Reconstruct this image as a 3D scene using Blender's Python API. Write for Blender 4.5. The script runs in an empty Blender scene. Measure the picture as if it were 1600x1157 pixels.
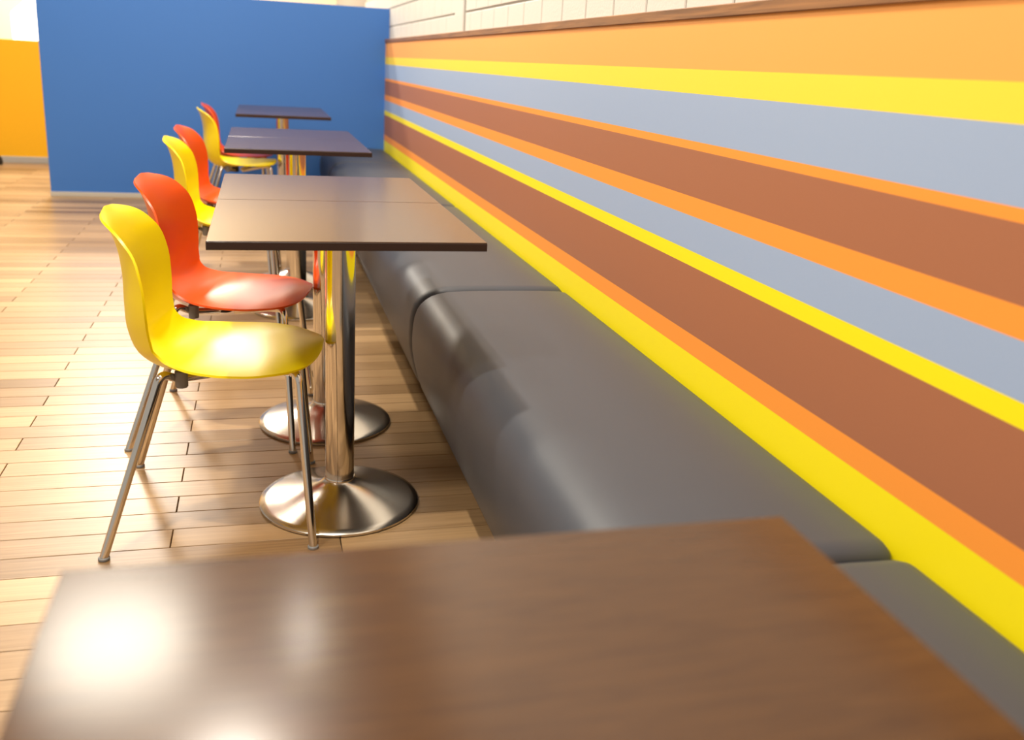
import bpy, math, random
import numpy as np
from mathutils import Vector, Matrix

C = bpy.context.scene.collection
S = bpy.context.scene
random.seed(7)

# ------------------------------------------------------------------ camera, light, exposure
YAW, PITCH, ROLL, FPX, CAMZ = 0.27045, 0.28566, 0.05770, 1457.75, 1.1111
fwd = Vector((math.sin(YAW)*math.cos(PITCH), math.cos(YAW)*math.cos(PITCH), -math.sin(PITCH)))
r0 = Vector((math.cos(YAW), -math.sin(YAW), 0)); u0 = r0.cross(fwd)
rt = math.cos(ROLL)*r0 + math.sin(ROLL)*u0
up = -math.sin(ROLL)*r0 + math.cos(ROLL)*u0
cam = bpy.data.cameras.new('camera'); camo = bpy.data.objects.new('camera', cam); C.objects.link(camo)
M = Matrix((rt, up, -fwd)).transposed().to_4x4(); M.translation = (0, 0, CAMZ)
camo.matrix_world = M
cam.sensor_fit = 'HORIZONTAL'; cam.sensor_width = 36; cam.lens = FPX/1600*36
cam.shift_y = -45/1600
cam.clip_start = 0.01; cam.clip_end = 100
cam.dof.use_dof = True; cam.dof.focus_distance = 2.35; cam.dof.aperture_fstop = 3.2
S.camera = camo

S.view_settings.view_transform = 'Standard'; S.view_settings.look = 'None'
S.view_settings.gamma = 1; S.view_settings.use_curve_mapping = False
S.view_settings.exposure = -0.5
S.cycles.use_denoising = True
S.cycles.max_bounces = 8; S.cycles.diffuse_bounces = 4; S.cycles.glossy_bounces = 4
S.cycles.sample_clamp_indirect = 8

wd = bpy.data.worlds.new('world'); S.world = wd; wd.use_nodes = True
bg = wd.node_tree.nodes['Background']
bg.inputs[0].default_value = (1.0, 0.93, 0.84, 1); bg.inputs[1].default_value = 0.68

def lamp(name, loc, power, size, col=(1, .91, .78), spread=180):
    l = bpy.data.lights.new(name, 'AREA'); l.shape = 'DISK'; l.size = size; l.energy = power; l.color = col
    l.spread = math.radians(spread)
    o = bpy.data.objects.new(name, l); o.location = loc; C.objects.link(o); return o
CEIL = 4.2
lamp('ceiling_lamp_near', (-.43, 1.07, CEIL-.04), 165, .13)
lamp('ceiling_lamp_middle', (-1.43, 2.7, CEIL-.04), 22, .34)
lamp('ceiling_lamp_aisle', (-1.0, 5.75, CEIL-.04), 140, 1.0, (1, .93, .78))
lamp('ceiling_lamp_spot', (.22, 5.67, CEIL-.04), 16, .06)
lamp('added_fill_chair_backs', (-.2, 4.1, CEIL-.04), 185, .2)  # added fill light, no known fixture; brightens the fronts of the chair backs
lamp('added_fill_left', (-2.2, .3, CEIL-.04), 150, .5)  # invented light from near left, put in to lift the yellow chair's outer flank
lamp('ceiling_lamp_far', (-2.2, 9.0, CEIL-.04), 150, .8)
lamp('ceiling_lamp_end', (-1.6, 11.4, CEIL-.04), 680, 1.0)

# ------------------------------------------------------------------ helpers
def lin(h):
    c = [int(h[i:i+2], 16)/255 for i in (0, 2, 4)]
    return tuple(x/12.92 if x <= .04045 else ((x+.055)/1.055)**2.4 for x in c) + (1,)

def mat(name, col, rough=.5, metal=0, spec=.5, noise=0, nscale=40, bump=0, bscale=200, coat=0, coat_rough=.1):
    m = bpy.data.materials.new(name); m.use_nodes = True
    nt = m.node_tree; b = nt.nodes['Principled BSDF']
    b.inputs['Base Color'].default_value = col
    b.inputs['Roughness'].default_value = rough; b.inputs['Metallic'].default_value = metal
    b.inputs['Specular IOR Level'].default_value = spec
    b.inputs['Coat Weight'].default_value = coat; b.inputs['Coat Roughness'].default_value = coat_rough
    tc = nt.nodes.new('ShaderNodeNewGeometry')
    if noise:
        n = nt.nodes.new('ShaderNodeTexNoise'); n.inputs['Scale'].default_value = nscale; n.inputs['Detail'].default_value = 4
        nt.links.new(tc.outputs['Position'], n.inputs['Vector'])
        mx = nt.nodes.new('ShaderNodeMix'); mx.data_type = 'RGBA'
        mx.inputs[6].default_value = tuple(x*(1-noise) for x in col[:3])+(1,)
        mx.inputs[7].default_value = tuple(min(1, x*(1+noise)) for x in col[:3])+(1,)
        nt.links.new(n.outputs['Fac'], mx.inputs[0]); nt.links.new(mx.outputs[2], b.inputs['Base Color'])
    if bump:
        n = nt.nodes.new('ShaderNodeTexNoise'); n.inputs['Scale'].default_value = bscale; n.inputs['Detail'].default_value = 3
        nt.links.new(tc.outputs['Position'], n.inputs['Vector'])
        bp = nt.nodes.new('ShaderNodeBump'); bp.inputs['Strength'].default_value = bump; bp.inputs['Distance'].default_value = .002
        nt.links.new(n.outputs['Fac'], bp.inputs['Height']); nt.links.new(bp.outputs[0], b.inputs['Normal'])
    return m

def wood(name, dark, light, axis, rough=.35, stretch=22, scale=3.0, tone=None, spec=.5, bump=.05, coat=0, rvar=.0):
    """wood with grain running along axis; tone: None, 'object' (object colour) or 'attr' (face attribute)"""
    m = bpy.data.materials.new(name); m.use_nodes = True
    nt = m.node_tree; N = nt.nodes; L = nt.links; b = N['Principled BSDF']
    b.inputs['Roughness'].default_value = rough; b.inputs['Specular IOR Level'].default_value = spec
    b.inputs['Coat Weight'].default_value = coat
    g = N.new('ShaderNodeNewGeometry'); mp = N.new('ShaderNodeMapping')
    sc = [stretch]*3; sc[axis] = 1.0
    mp.inputs['Scale'].default_value = sc
    L.new(g.outputs['Position'], mp.inputs['Vector'])
    n = N.new('ShaderNodeTexNoise'); n.inputs['Scale'].default_value = scale; n.inputs['Detail'].default_value = 4; n.inputs['Roughness'].default_value = .62
    n.inputs['Distortion'].default_value = .6
    L.new(mp.outputs[0], n.inputs['Vector'])
    src = None
    if tone == 'object':
        oi = N.new('ShaderNodeObjectInfo'); sp = N.new('ShaderNodeSeparateColor'); L.new(oi.outputs['Color'], sp.inputs[0]); src = sp.outputs[0]
    elif tone == 'attr':
        at = N.new('ShaderNodeAttribute'); at.attribute_name = 'tone'; src = at.outputs['Fac']
    if src:
        n.noise_dimensions = '4D'
        mu = N.new('ShaderNodeMath'); mu.operation = 'MULTIPLY'; mu.inputs[1].default_value = 37.0
        L.new(src, mu.inputs[0]); L.new(mu.outputs[0], n.inputs['W'])
        ad = N.new('ShaderNodeMath'); ad.operation = 'MULTIPLY_ADD'; ad.inputs[1].default_value = .62; 
        sub = N.new('ShaderNodeMath'); sub.operation = 'SUBTRACT'; sub.inputs[1].default_value = .5
        L.new(n.outputs['Fac'], sub.inputs[0]); L.new(src, ad.inputs[2]); L.new(sub.outputs[0], ad.inputs[0])
        ad.inputs[1].default_value = .9
        fac = ad.outputs[0]
    else:
        rmp = N.new('ShaderNodeMapRange'); rmp.inputs[1].default_value = .3; rmp.inputs[2].default_value = .7
        L.new(n.outputs['Fac'], rmp.inputs[0]); fac = rmp.outputs[0]
    mx = N.new('ShaderNodeMix'); mx.data_type = 'RGBA'; mx.clamp_factor = True
    mx.inputs[6].default_value = dark; mx.inputs[7].default_value = light
    L.new(fac, mx.inputs[0]); L.new(mx.outputs[2], b.inputs['Base Color'])
    if bump:
        bp = N.new('ShaderNodeBump'); bp.inputs['Strength'].default_value = bump; bp.inputs['Distance'].default_value = .001
        L.new(n.outputs['Fac'], bp.inputs['Height']); L.new(bp.outputs[0], b.inputs['Normal'])
    return m

class MB:
    def __init__(s): s.v = []; s.f = []; s.t = []
    def add(s, v, f, tone=None):
        o = len(s.v); s.v += [tuple(p) for p in v]; s.f += [tuple(i+o for i in q) for q in f]
        if tone is not None: s.t += [tone]*len(f)
        return s
    def box(s, a, b, bev=0, tone=None):
        """box a..b; bev chamfers all edges"""
        a = np.array(a, float); b = np.array(b, float)
        if bev <= 0:
            v = [(x, y, z) for x in (a[0], b[0]) for y in (a[1], b[1]) for z in (a[2], b[2])]
            return s.add(v, [(0,1,3,2),(4,6,7,5),(0,4,5,1),(2,3,7,6),(0,2,6,4),(1,5,7,3)], tone)
        c = (a+b)/2; h = (b-a)/2; v = []; idx = {}
        for sx in (-1,1):
            for sy in (-1,1):
                for sz in (-1,1):
                    for k in range(3):
                        sg = np.array([sx,sy,sz]); hh = h-bev; hh[k] = h[k]
                        idx[(sx,sy,sz,k)] = len(v); v.append(c+sg*hh)
        f = []
        for k in range(3):
            i, j = [(1,2),(2,0),(0,1)][k]
            for sg in (-1,1):
                q = []
                for (p, r) in ((-1,-1),(1,-1),(1,1),(-1,1)):
                    t = [0,0,0]; t[k] = sg; t[i] = p; t[j] = r; q.append(idx[(*t,k)])
                f.append(q if sg > 0 else q[::-1])
        for k in range(3):      # edges along axis k
            i, j = [(1,2),(2,0),(0,1)][k]
            for p in (-1,1):
                for r in (-1,1):
                    t = [0,0,0]; t[i] = p; t[j] = r; t1 = list(t); t2 = list(t); t1[k] = -1; t2[k] = 1
                    q = [idx[(*t1,i)], idx[(*t2,i)], idx[(*t2,j)], idx[(*t1,j)]]
                    f.append(q if p*r < 0 else q[::-1])
        for sx in (-1,1):
            for sy in (-1,1):
                for sz in (-1,1):
                    q = [idx[(sx,sy,sz,k)] for k in range(3)]
                    f.append(q if sx*sy*sz > 0 else q[::-1])
        return s.add(v, f, tone)
    def lathe(s, prof, seg=32, c=(0,0,0)):
        v = []; f = []
        n = len(prof)
        for r, z in prof:
            for k in range(seg):
                t = 2*math.pi*k/seg; v.append((c[0]+r*math.cos(t), c[1]+r*math.sin(t), c[2]+z))
        for i in range(n-1):
            for k in range(seg):
                k2 = (k+1) % seg
                f.append((i*seg+k, i*seg+k2, (i+1)*seg+k2, (i+1)*seg+k))
        f.append(tuple(range(seg))[::-1]); f.append(tuple((n-1)*seg+k for k in range(seg)))
        return s.add(v, f)
    def tube(s, pts, r, seg=10):
        P = [Vector(p) for p in pts]; n = len(P); v = []; f = []
        t0 = (P[1]-P[0]).normalized()
        a = t0.orthogonal().normalized()
        for i in range(n):
            t = (P[min(i+1,n-1)]-P[max(i-1,0)]).normalized()
            a = (a - a.dot(t)*t).normalized(); b = t.cross(a)
            rr = r[i] if hasattr(r, '__len__') else r
            for k in range(seg):
                th = 2*math.pi*k/seg; v.append(P[i] + rr*(math.cos(th)*a + math.sin(th)*b))
        for i in range(n-1):
            for k in range(seg):
                k2 = (k+1) % seg
                f.append((i*seg+k, i*seg+k2, (i+1)*seg+k2, (i+1)*seg+k))
        f.append(tuple(range(seg))[::-1]); f.append(tuple((n-1)*seg+k for k in range(seg)))
        return s.add(v, f)
    def mesh(s, name, m, smooth=None):
        me = bpy.data.meshes.new(name); me.from_pydata(s.v, [], s.f); me.update()
        if m: me.materials.append(m)
        if smooth:
            me.polygons.foreach_set('use_smooth', [True]*len(me.polygons))
            me.set_sharp_from_angle(angle=math.radians(smooth))
        if s.t:
            a = me.attributes.new('tone', 'FLOAT', 'FACE'); a.data.foreach_set('value', s.t)
        return me
    def build(s, name, m, parent=None, smooth=None):
        return link(name, s.mesh(name, m, smooth), parent)

def link(name, me, parent=None):
    o = bpy.data.objects.new(name, me); C.objects.link(o)
    if parent: o.parent = parent
    return o
def empty(name, loc=(0,0,0), rz=0):
    o = bpy.data.objects.new(name, None); o.location = loc; o.rotation_euler = (0,0,rz); o.empty_display_size = .1
    C.objects.link(o); return o
def tag(o, label, cat, group=None):
    o['label'] = label; o['category'] = cat
    if group: o['group'] = group
    return o
def struct(o, label=None):
    o['kind'] = 'structure'
    if label: o['label'] = label
    return o
def copy_tree(o, parent=None):
    c = o.copy(); C.objects.link(c)
    if parent: c.parent = parent
    for ch in [x for x in bpy.data.objects if x.parent == o]: copy_tree(ch, c)
    return c

# ------------------------------------------------------------------ materials
M_orange = mat('stripe_orange', lin('fcab50'), .55, noise=.03, nscale=300)
M_orange2 = mat('stripe_deep_orange', lin('fc9c38'), .55, noise=.03, nscale=300)
M_yellow = mat('stripe_yellow', lin('fedc38'), .55, noise=.03, nscale=300)
M_yellow2 = mat('stripe_warm_yellow', lin('ffea00'), .5, noise=.03, nscale=300)
M_blue = mat('stripe_grey_blue', lin('9cb1d2'), .55, noise=.03, nscale=300)
M_brown = mat('stripe_brown', lin('a66a4a'), .55, noise=.04, nscale=300)
M_wallblue = mat('blue_paint', lin('386fbc'), .6, noise=.04, nscale=120, bump=.1)
M_wallyellow = mat('yellow_paint', lin('fcb900'), .55, noise=.03)
M_cream = mat('cream_paint', lin('ecd9b8'), .7)
M_ceil = mat('ceiling_paint', lin('bfb6a8'), .8)
M_white = mat('white_brick_paint', lin('d9d5ce'), .6, noise=.04, nscale=60, bump=.4, bscale=120)
M_mortar = mat('painted_joint', lin('8f8980'), .8)
M_base = mat('grey_skirting', lin('b9b4aa'), .45)
M_ledge = wood('ledge_wood', lin('6b4423'), lin('a5713f'), 1, .5, 25, 3)
M_plank = wood('plank_wood', lin('765a3a'), lin('ba986e'), 0, .33, 34, 3.2, 'object', spec=.32)
M_plank_s = wood('plank_wood_far', lin('765a3a'), lin('ba986e'), 0, .33, 34, 3.2, 'attr', spec=.32)
M_sub = mat('dark_underlay', lin('4a3826'), .8)
M_top = wood('table_laminate', lin('3e2614'), lin('50341a'), 0, .185, 14, 12, spec=.36, bump=.02)
M_edge = mat('table_edge_band', lin('2e1a12'), .4)
M_chrome = mat('chrome', (.72,.68,.62,1), .09, 1)
M_brushed = mat('polished_steel', (.62,.58,.52,1), .22, 1)
M_black = mat('black_plastic', (.012,.012,.013,1), .45)
M_greyp = mat('grey_plastic', lin('7c7b7a'), .5)
M_leather = mat('grey_leather', lin('3f434c'), .47, spec=.42, bump=.12, bscale=500)
M_plinth = mat('plinth_dark', lin('2c241f'), .6)
M_chY = mat('yellow_shell_plastic', lin('fae000'), .33, spec=.5)
M_chO = mat('orange_shell_plastic', lin('e45200'), .33, spec=.5)
M_glow = bpy.data.materials.new('lantern_glow'); M_glow.use_nodes = True
_b = M_glow.node_tree.nodes['Principled BSDF']; _b.inputs['Base Color'].default_value = (.9,.9,.88,1)
_b.inputs['Emission Color'].default_value = (1,.95,.85,1); _b.inputs['Emission Strength'].default_value = 4

# ------------------------------------------------------------------ setting
W = .953            # face of the striped panel
WB = .982           # face of the bricks
YB = 7.6            # blue partition
Y0, Y1 = -1.2, YB

# --- floor: planks across the room, 9 cm wide, .85 m long, two alternating joint lines
floor = struct(MB().box((-6, -3, -.06), (1.1, 13.2, -.012)).build('floor', M_sub), 'light oak plank floor laid across the room')
PW, PL = .0899, .85
gap = .0012
R3 = np.array([rt, up, fwd])
def project(p):
    d = R3 @ (np.array(p)-np.array([0,0,CAMZ]))
    if d[2] < .05: return None
    return 800+FPX*d[0]/d[2], 533.5-FPX*d[1]/d[2], d[2]
plank_me = MB().box((gap, gap, -.012), (PL-gap, PW-gap, 0), .0011).mesh('plank', M_plank)
cand = []; rest = MB()
r_ = random.Random(11)
k0 = -44
row_y0 = 2.42 - PW*50
for k in range(0, 172):
    y = row_y0 + k*PW
    if y > 13.1 or y < -2.9: continue
    par = (k-50) % 2           # row starting at 2.42 has its joint at -.22
    jx = -.221 if par == 0 else -.683
    n0 = math.floor((-6-jx)/PL)
    for n in range(n0, n0+10):
        x = jx+n*PL
        if x < -6 or x > .62: continue
        tone = min(1, max(0, r_.gauss(.55, .2)))
        vis = False
        pr = project((x+PL/2, y+PW/2, 0))
        for u in np.linspace(0, 1, 7):
            q = project((x+u*PL, y+PW/2, 0))
            if q and 0 <= q[0] <= 1600 and 0 <= q[1] <= 900 and not (y > YB and x+u*PL > -1.5): vis = True
        if y < 1.85: vis = False
        cand.append((vis, y, x, tone))
cand.sort(key=lambda t: (not t[0], t[1]))
for i, (vis, y, x, tone) in enumerate(cand):
    if vis and i < 296:
        o = link('plank', plank_me, floor); o.location = (x, y, 0); o.color = (tone, tone, tone, 1)
    else:
        rest.box((x+gap, y+gap, -.012), (x+PL-gap, y+PW-gap, 0), tone=tone)
fp = rest.build('far_planks', M_plank_s, floor); fp['kind'] = 'stuff'

# --- right wall: painted bricks above, striped panel below
wall_r = struct(MB().box((WB+.003, Y0, 0), (WB+.2, 13.1, CEIL)).build('wall_right', M_mortar), 'white painted brick wall over a striped panel')
BL, BH, BZ = .245, .132, 1.223
bj = .008
xj = 4.76; PA, PB = 4.735, 4.995      # a plastered pier interrupts the courses
brick_me = MB().box((0, bj/2, bj/2), (.1, BL-bj/2, BH-bj/2), .003).mesh('brick', M_white)
upper = MB()
for row in range(0, 22):
    z = BZ + row*BH
    off = 0 if row % 2 == 0 else BL/2
    # towards the camera from the wide joint
    spans = []
    y = 4.38 + off
    if row % 2: spans.append((4.38+off, PA-(4.38+off)))
    else: spans.append((4.38, PA-4.38) ) 
    yy = 4.38+off-BL
    while yy > Y0:
        spans.append((yy, BL)); yy -= BL
    yy = PB
    first = True
    while yy < YB+1.6:
        l = BL/2 if (first and row % 2) else BL
        spans.append((yy, l)); yy += l; first = False
    for (ya, l) in spans:
        if l > BL*1.3:
            parts = [(ya, BL), (ya+BL, l-BL)]
        else: parts = [(ya, l)]
        for (a, l2) in parts:
            if row < 4 and .9 < a < YB:
                o = link('brick', brick_me, wall_r); o.location = (WB, a, z)
                o.scale = (1, l2/BL, 1)
            else:
                upper.box((WB, a+bj/2, z+bj/2), (WB+.1, a+l2-bj/2, z+BH-bj/2))
pier = MB().box((WB-.004, PA+.045, 1.264), (WB+.1, PB-.006, CEIL), .004).build('pier', M_white, wall_r)
pier['label'] = 'smooth plastered pier between the brick courses'
u_ = upper.build('upper_bricks', M_white, wall_r); u_['kind'] = 'stuff'

stripes = [(1.237, 1.129, M_orange, 'orange'), (1.129, 1.076, M_yellow, 'yellow'), (1.076, .972, M_blue, 'grey blue'),
           (.972, .953, M_orange2, 'thin orange'), (.953, .849, M_brown, 'brown'), (.849, .806, M_orange2, 'orange'),
           (.806, .728, M_blue, 'grey blue'), (.728, .694, M_yellow2, 'thin yellow'), (.694, .542, M_brown, 'broad brown'),
           (.542, .496, M_orange2, 'orange'), (.496, .10, M_yellow2, 'lowest yellow')]
for (zt, zb, m, nm) in stripes:
    o = MB().box((W, Y0, zb), (WB+.013, YB, zt)).build('stripe', m, wall_r)
    o['label'] = nm + ' painted stripe of the wall panel'
ledge = struct(MB().box((W-.006, Y0, 1.237), (WB+.013, YB, 1.263), .002).build('trim_1', M_ledge), 'brown wooden ledge capping the striped panel')

# --- blue partition at the end of the row, its skirting
struct(MB().box((-1.514, YB, 0), (WB, YB+.1, 1.487), .002).build('wall_back', M_wallblue), 'blue painted partition closing the row of tables')
struct(MB().box((-1.516, YB-.012, 0), (.56, YB, .034), .002).build('baseboard_back', M_base), 'pale grey skirting under the blue partition')
# --- yellow half wall beyond and the room behind it
struct(MB().box((-6, 9.67, 0), (WB, 9.79, 1.10), .002).build('wall_far', M_wallyellow), 'orange yellow half wall beyond the blue partition')
struct(MB().box((-6, 9.656, 0), (WB, 9.67, .06), .002).build('baseboard_far', M_base), 'grey skirting of the yellow half wall')
struct(MB().box((-6, 13.0, 0), (WB+.2, 13.2, CEIL)).build('wall_end', M_cream), 'cream wall at the far end of the room')
struct(MB().box((-6, -3, CEIL), (WB+.2, 13.2, CEIL+.1)).build('ceiling', M_ceil), 'cream ceiling')

# ------------------------------------------------------------------ seating bench along the wall
def bench_profile():
    p = [(.9522,.13),(.9522,.395),(.9505,.412),(.94,.423),(.92,.428),(.85,.430),(.76,.431),(.66,.431),(.60,.430),(.56,.428),(.53,.423),(.505,.415),(.487,.404),
         (.470,.388),(.459,.37),(.452,.348),(.448,.32),(.446,.28),(.448,.24),(.455,.20),(.468,.15),(.480,.115),(.495,.10),(.56,.10),(.75,.10)]
    return p
def bench(y0, y1, label):
    t = empty('bench_module', (.7, (y0+y1)/2, 0))
    tag(t, label, 'bench', 'upholstered bench modules along the striped wall')
    L = y1-y0; prof = bench_profile(); n = len(prof)
    cx, cz = .72, .26
    ys = []; R = .04
    for k in range(7):
        a = k/6*math.pi/2; ys.append((R*(1-math.cos(a))*0 + R*(1-math.cos(a)), R*(1-math.sin(a))))
    # rounded ends: inset of the section shrinks as we leave the end face
    st = [(.0015+R*(1-math.cos(k/6*math.pi/2))*1.0, R*(1-math.sin(k/6*math.pi/2))) for k in range(7)]
    rings = [(-L/2+d, i) for d, i in st] + [(L*f, 0) for f in (-.3,-.15,0,.15,.3)] + [(L/2-d, i) for d, i in st[::-1]]
    v = []; f = []
    # outward normals of section
    P = np.array(prof); T = np.roll(P,-1,0)-np.roll(P,1,0); Nn = np.stack([T[:,1], -T[:,0]],1); Nn /= np.linalg.norm(Nn,axis=1)[:,None]
    if np.mean((P-np.array([cx,cz]))@np.zeros(2)) is None: pass
    s = np.sign(np.sum((P-np.array([cx,cz]))*Nn)); Nn *= s
    for (y, ins) in rings:
        for i in range(n):
            k = ins*.6
            x, z = P[i]-Nn[i]*k
            if i == 0: x, z = P[i]
            v.append((x-.7, y, z))
    m = len(rings)
    for j in range(m-1):
        for i in range(n):
            i2 = (i+1) % n
            f.append((j*n+i, j*n+i2, (j+1)*n+i2, (j+1)*n+i))
    f.append(tuple(range(n))[::-1]); f.append(tuple((m-1)*n+i for i in range(n)))
    mb = MB().add(v, f); o = mb.build('cushion', M_leather, t, 60)
    bpy_fix(o)
    MB().box((-.08, -L/2+.01, 0), (.24, L/2-.01, .099), .003).build('plinth', M_plinth, t)
    return t
def bpy_fix(o):
    import bmesh
    bm = bmesh.new(); bm.from_mesh(o.data); bmesh.ops.recalc_face_normals(bm, faces=bm.faces); bm.to_mesh(o.data); bm.free()

bench(-.75, 1.09, 'grey leather bench module nearest the camera, beside the front table corner')
bench(1.095, 2.815, 'long grey leather bench module from the nearest table to the second row of tables')
bench(2.82, 4.60, 'grey leather bench module between the second and third rows of tables')
bench(4.605, 6.52, 'grey leather bench module running past the third row of tables')
bench(6.525, 7.585, 'short grey leather bench module ending at the blue partition')

# ------------------------------------------------------------------ pedestal tables
def table(x0, x1, y0, y1, label, zt=.74, th=.0195):
    cx, cy = (x0+x1)/2, (y0+y1)/2
    t = empty('cafe_table', (cx, cy, 0)); tag(t, label, 'table', 'dark wood pedestal tables in a row')
    hx, hy = (x1-x0)/2, (y1-y0)/2
    top = MB().box((-hx, -hy, zt-th+.002), (hx, hy, zt), .0007).build('tabletop', M_top, t)
    e = .0006
    MB().box((-hx-e, -hy-e, zt-th), (hx+e, hy+e, zt-.0016), .001).build('edge_band', M_edge, top)
    MB().box((-.16, -.16, zt-th-.006), (.16, .16, zt-th), .001).build('mounting_plate', M_black, t)
    MB().lathe([(.0365,.03),(.0365,zt-th-.006)], 40).build('column', M_chrome, t, 40)
    prof = [(.2,.0),(.2035,.003),(.2035,.008),(.200,.0115),(.185,.0155),(.15,.024),(.11,.035),(.08,.045),(.06,.053),(.048,.059),(.041,.064),(.0375,.068),(.0368,.068)]
    MB().lathe(prof, 64).build('base', M_brushed, t, 35)
    MB().lathe([(.0385,.062),(.0388,.0635),(.0388,.071),(.038,.073),(.0365,.073)], 40).build('collar', M_chrome, t, 40)
    return t
table(-.147, .443, .075, .6655, 'nearest dark wood table, filling the bottom of the picture, out of focus')
table(-.111, .474, 1.958, 2.538, 'dark wood table beside the nearest yellow chair, front one of its pair')
table(-.111, .474, 2.541, 3.09, 'dark wood table beside the nearest orange chair, back one of its pair')
table(-.140, .444, 3.925, 4.49, 'dark wood table of the third row, front one of its pair')
table(-.140, .444, 4.493, 5.055, 'dark wood table of the third row, back one of its pair')
table(-.146, .436, 6.16, 6.70, 'small looking dark wood table of the last row, front one of its pair')
table(-.146, .436, 6.703, 7.25, 'farthest dark wood table, back one of the last pair by the blue partition')

# ------------------------------------------------------------------ shell chairs
def interp(xs, ys, x): return float(np.interp(x, xs, ys))
def smooth_curve(pts, n):
    P = np.array(pts, float); d = np.r_[0, np.cumsum(np.linalg.norm(np.diff(P[:, :2], axis=0), axis=1))]; d /= d[-1]
    # Catmull-Rom through the points on the chord-length parameter
    out = []
    m = np.gradient(P, d, axis=0)
    for s in np.linspace(0, 1, n):
        i = min(np.searchsorted(d, s, side='right')-1, len(P)-2); h = d[i+1]-d[i]; t = (s-d[i])/h
        out.append((2*t**3-3*t**2+1)*P[i]+(t**3-2*t**2+t)*h*m[i]+(-2*t**3+3*t**2)*P[i+1]+(t**3-t**2)*h*m[i+1])
    return np.array(out)
# x, z, half width, curl of the edges along the surface normal
SHELL = [(-.2226,.7586,.2393,-.02), (-.2084,.7318,.2351,.0322), (-.1937,.685,.2173,.0591), (-.1846,.6225,.2134,.0644),
         (-.1844,.5525,.2109,.0687), (-.1818,.4874,.1957,.0693), (-.161,.4321,.1872,.0641), (-.1171,.3998,.1821,.0561),
         (-.0599,.3925,.1968,.0413), (.005,.4013,.2195,.0228), (.0801,.4141,.2269,.0057), (.1547,.4272,.2251,-.0088),
         (.2135,.4363,.2239,-.0268), (.263,.4386,.2129,-.0505)]
def shell_mesh(m):
    ns, nv = 61, 25
    cur = smooth_curve(SHELL, 400)
    arc = np.r_[0, np.cumsum(np.linalg.norm(np.diff(cur[:, :2], axis=0), axis=1))]; Ltot = arc[-1]
    # rows denser at both ends
    u = (1-np.cos(np.linspace(0, math.pi, ns)))/2
    u = .55*u + .45*np.linspace(0, 1, ns)
    rows = np.array([[np.interp(q*Ltot, arc, cur[:, c]) for c in range(4)] for q in u]); sl = u*Ltot
    T = np.gradient(rows[:, :2], axis=0); T /= np.linalg.norm(T, axis=1)[:, None]
    Nn = np.stack([-T[:,1], T[:,0]], 1)      # towards the sitter
    A0, A1 = .19, .20                         # lengths of the rounded ends
    pts = np.zeros((ns, nv, 3))
    for i in range(ns):
        w = rows[i,2]
        if sl[i] < A0: k = 1-sl[i]/A0; w *= max(.0, 1-k**2.4)**(1/2.0)
        e = Ltot-sl[i]
        if e < A1: k = 1-e/A1; w *= max(.0, 1-k**2.5)**(1/2.1)
        cw = w/rows[i,2]
        for j in range(nv):
            a = -1+2*j/(nv-1); vv = math.sin(a*math.pi/2)*.45+a*.55
            o = rows[i,3]*(abs(vv)**2.3)*cw**1.5
            # rolled rim
            pts[i,j] = (rows[i,0]+Nn[i,0]*o, w*vv*(1-.05*abs(vv)*0), rows[i,1]+Nn[i,1]*o)
    # thickness
    du = np.gradient(pts, axis=0); dv = np.gradient(pts, axis=1); nr = np.cross(dv, du)
    ln = np.linalg.norm(nr, axis=2)[..., None]; nr = np.where(ln > 1e-9, nr/np.maximum(ln,1e-9), 0)
    for i in (0, ns-1):
        nr[i,:,:] = nr[1 if i == 0 else ns-2, nv//2]
    th = .0055
    topp = pts; bot = pts+nr*th*(1 if (nr[ns//2, nv//2] @ np.array([0,0,-1])) > 0 else -1)
    v = [tuple(p) for p in topp.reshape(-1,3)]+[tuple(p) for p in bot.reshape(-1,3)]
    K = ns*nv; f = []
    for i in range(ns-1):
        for j in range(nv-1):
            a, b, c_, d = i*nv+j, i*nv+j+1, (i+1)*nv+j+1, (i+1)*nv+j
            f.append((a,b,c_,d)); f.append((K+a,K+d,K+c_,K+b))
    rim = [j for j in range(nv)]+[i*nv+nv-1 for i in range(1,ns)]+[(ns-1)*nv+j for j in range(nv-2,-1,-1)]+[i*nv for i in range(ns-2,0,-1)]
    for q in range(len(rim)):
        a, b = rim[q], rim[(q+1) % len(rim)]
        f.append((a, K+a, K+b, b))
    import bmesh
    me = bpy.data.meshes.new('shell'); me.from_pydata(v, [], f); me.materials.append(m)
    bm = bmesh.new(); bm.from_mesh(me); bmesh.ops.remove_doubles(bm, verts=bm.verts, dist=1e-6)
    bmesh.ops.recalc_face_normals(bm, faces=bm.faces); bm.to_mesh(me); bm.free()
    me.polygons.foreach_set('use_smooth', [True]*len(me.polygons)); me.set_sharp_from_angle(angle=math.radians(50))
    return me

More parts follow.
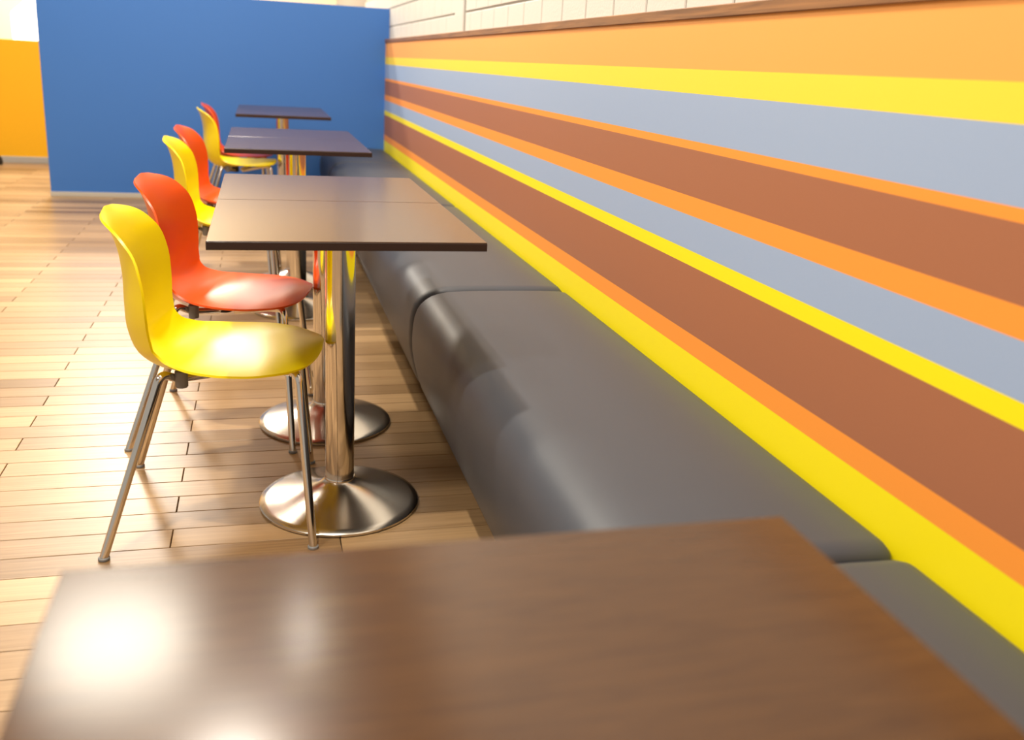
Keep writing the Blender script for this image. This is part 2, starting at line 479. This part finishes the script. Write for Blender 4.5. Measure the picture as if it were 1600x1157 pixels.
def bend(pts, r, n=6):
    """polyline with its inner corners rounded"""
    P = [Vector(p) for p in pts]; out = [P[0]]
    for i in range(1, len(P)-1):
        a = P[i]+(P[i-1]-P[i]).normalized()*r; b = P[i]+(P[i+1]-P[i]).normalized()*r
        for k in range(n+1):
            t = k/n; out.append(a*(1-t)**2+P[i]*2*t*(1-t)+b*t*t)
    out.append(P[-1]); return out
def chair(m, label):
    t = empty('shell_chair'); tag(t, label, 'chair')
    link('shell', shell_mesh(m), t)
    MB().lathe([(.02,.352),(.024,.354),(.024,.376),(.02,.389)], 28, (.0,0,0)).build('underseat_mount', M_black, t, 40)
    r = .0098
    for sy in (-1, 1):
        for (foot, knee, mid, hub) in (((-.228,.2535*sy,.006),(-.10,.170*sy,.410),(-.07,.12*sy,.381),(-.01,.04*sy,.364)), ((.231,.2535*sy if sy < 0 else .235,.006),(.200,.170*sy,.408),(.14,.10*sy,.392),(.04,.04*sy,.364))):
            P = bend([foot, knee, mid, hub], .024)
            leg = MB().tube(P, r, 14).build('leg', M_chrome, t, 50)
            MB().lathe([(.0115,0),(.0128,.0015),(.0128,.006),(.0105,.008)], 18, (foot[0],foot[1],0)).build('glide', M_greyp, leg, 40)
        MB().lathe([(.0125,.366),(.0145,.369),(.0145,.404),(.012,.4055)], 20, (-.06,.135*sy,0)).build('stacking_buffer', M_greyp, t, 40)
    return t
def put(o, x, y, deg, label=None):
    if label: o['label'] = label
    o.location = (x, y, 0); o.rotation_euler = (0, 0, math.radians(deg)); return o
cy = chair(M_chY, 'nearest yellow plastic shell chair on chrome legs, whole in view')
co = chair(M_chO, 'nearest orange plastic shell chair, directly behind the nearest yellow chair')
put(cy, -.12, 2.27, -2.2)
put(co, -.115, 2.865, -9)
cy['group'] = 'yellow shell chairs'; co['group'] = 'orange shell chairs'
put(copy_tree(cy), -.162, 4.185, -2, 'second yellow shell chair, its back just behind the nearest orange chair')
put(copy_tree(co), -.165, 4.806, -6, 'second orange shell chair, at the third row between two yellow chairs')
put(copy_tree(cy), -.163, 6.43, 8, 'farthest yellow shell chair, seen side on at the last row')
put(copy_tree(co), -.165, 7.0, 1, 'farthest orange shell chair, mostly hidden behind the farthest yellow chair')

# ------------------------------------------------------------------ far bits
t = empty('pendant_lantern', (-2.055, 10.7, .98)); tag(t, 'glowing white lantern lamp hanging beyond the yellow half wall', 'lamp')
MB().lathe([(.16,0),(.24,.015),(.29,.06),(.30,.14),(.30,.36),(.29,.385),(.16,.50),(.06,.54)], 36).build('lantern_shade', M_glow, t, 40)
MB().lathe([(.05,.54),(.05,.60),(.012,.62)], 16).build('cap', M_greyp, t, 40)
MB().tube([(0,0,.6),(0,0,CEIL-.98)], .005, 6).build('cord', M_black, t)
b = MB().lathe([(.044,0),(.05,.006),(.052,.03),(.048,.055),(.036,.075),(.016,.084)], 28).build('floor_bumper', M_black, None, 50)
b.location = (-2.325, 9.5, 0); tag(b, 'small black rounded bumper on the floor at far left, before the yellow wall', 'bumper')
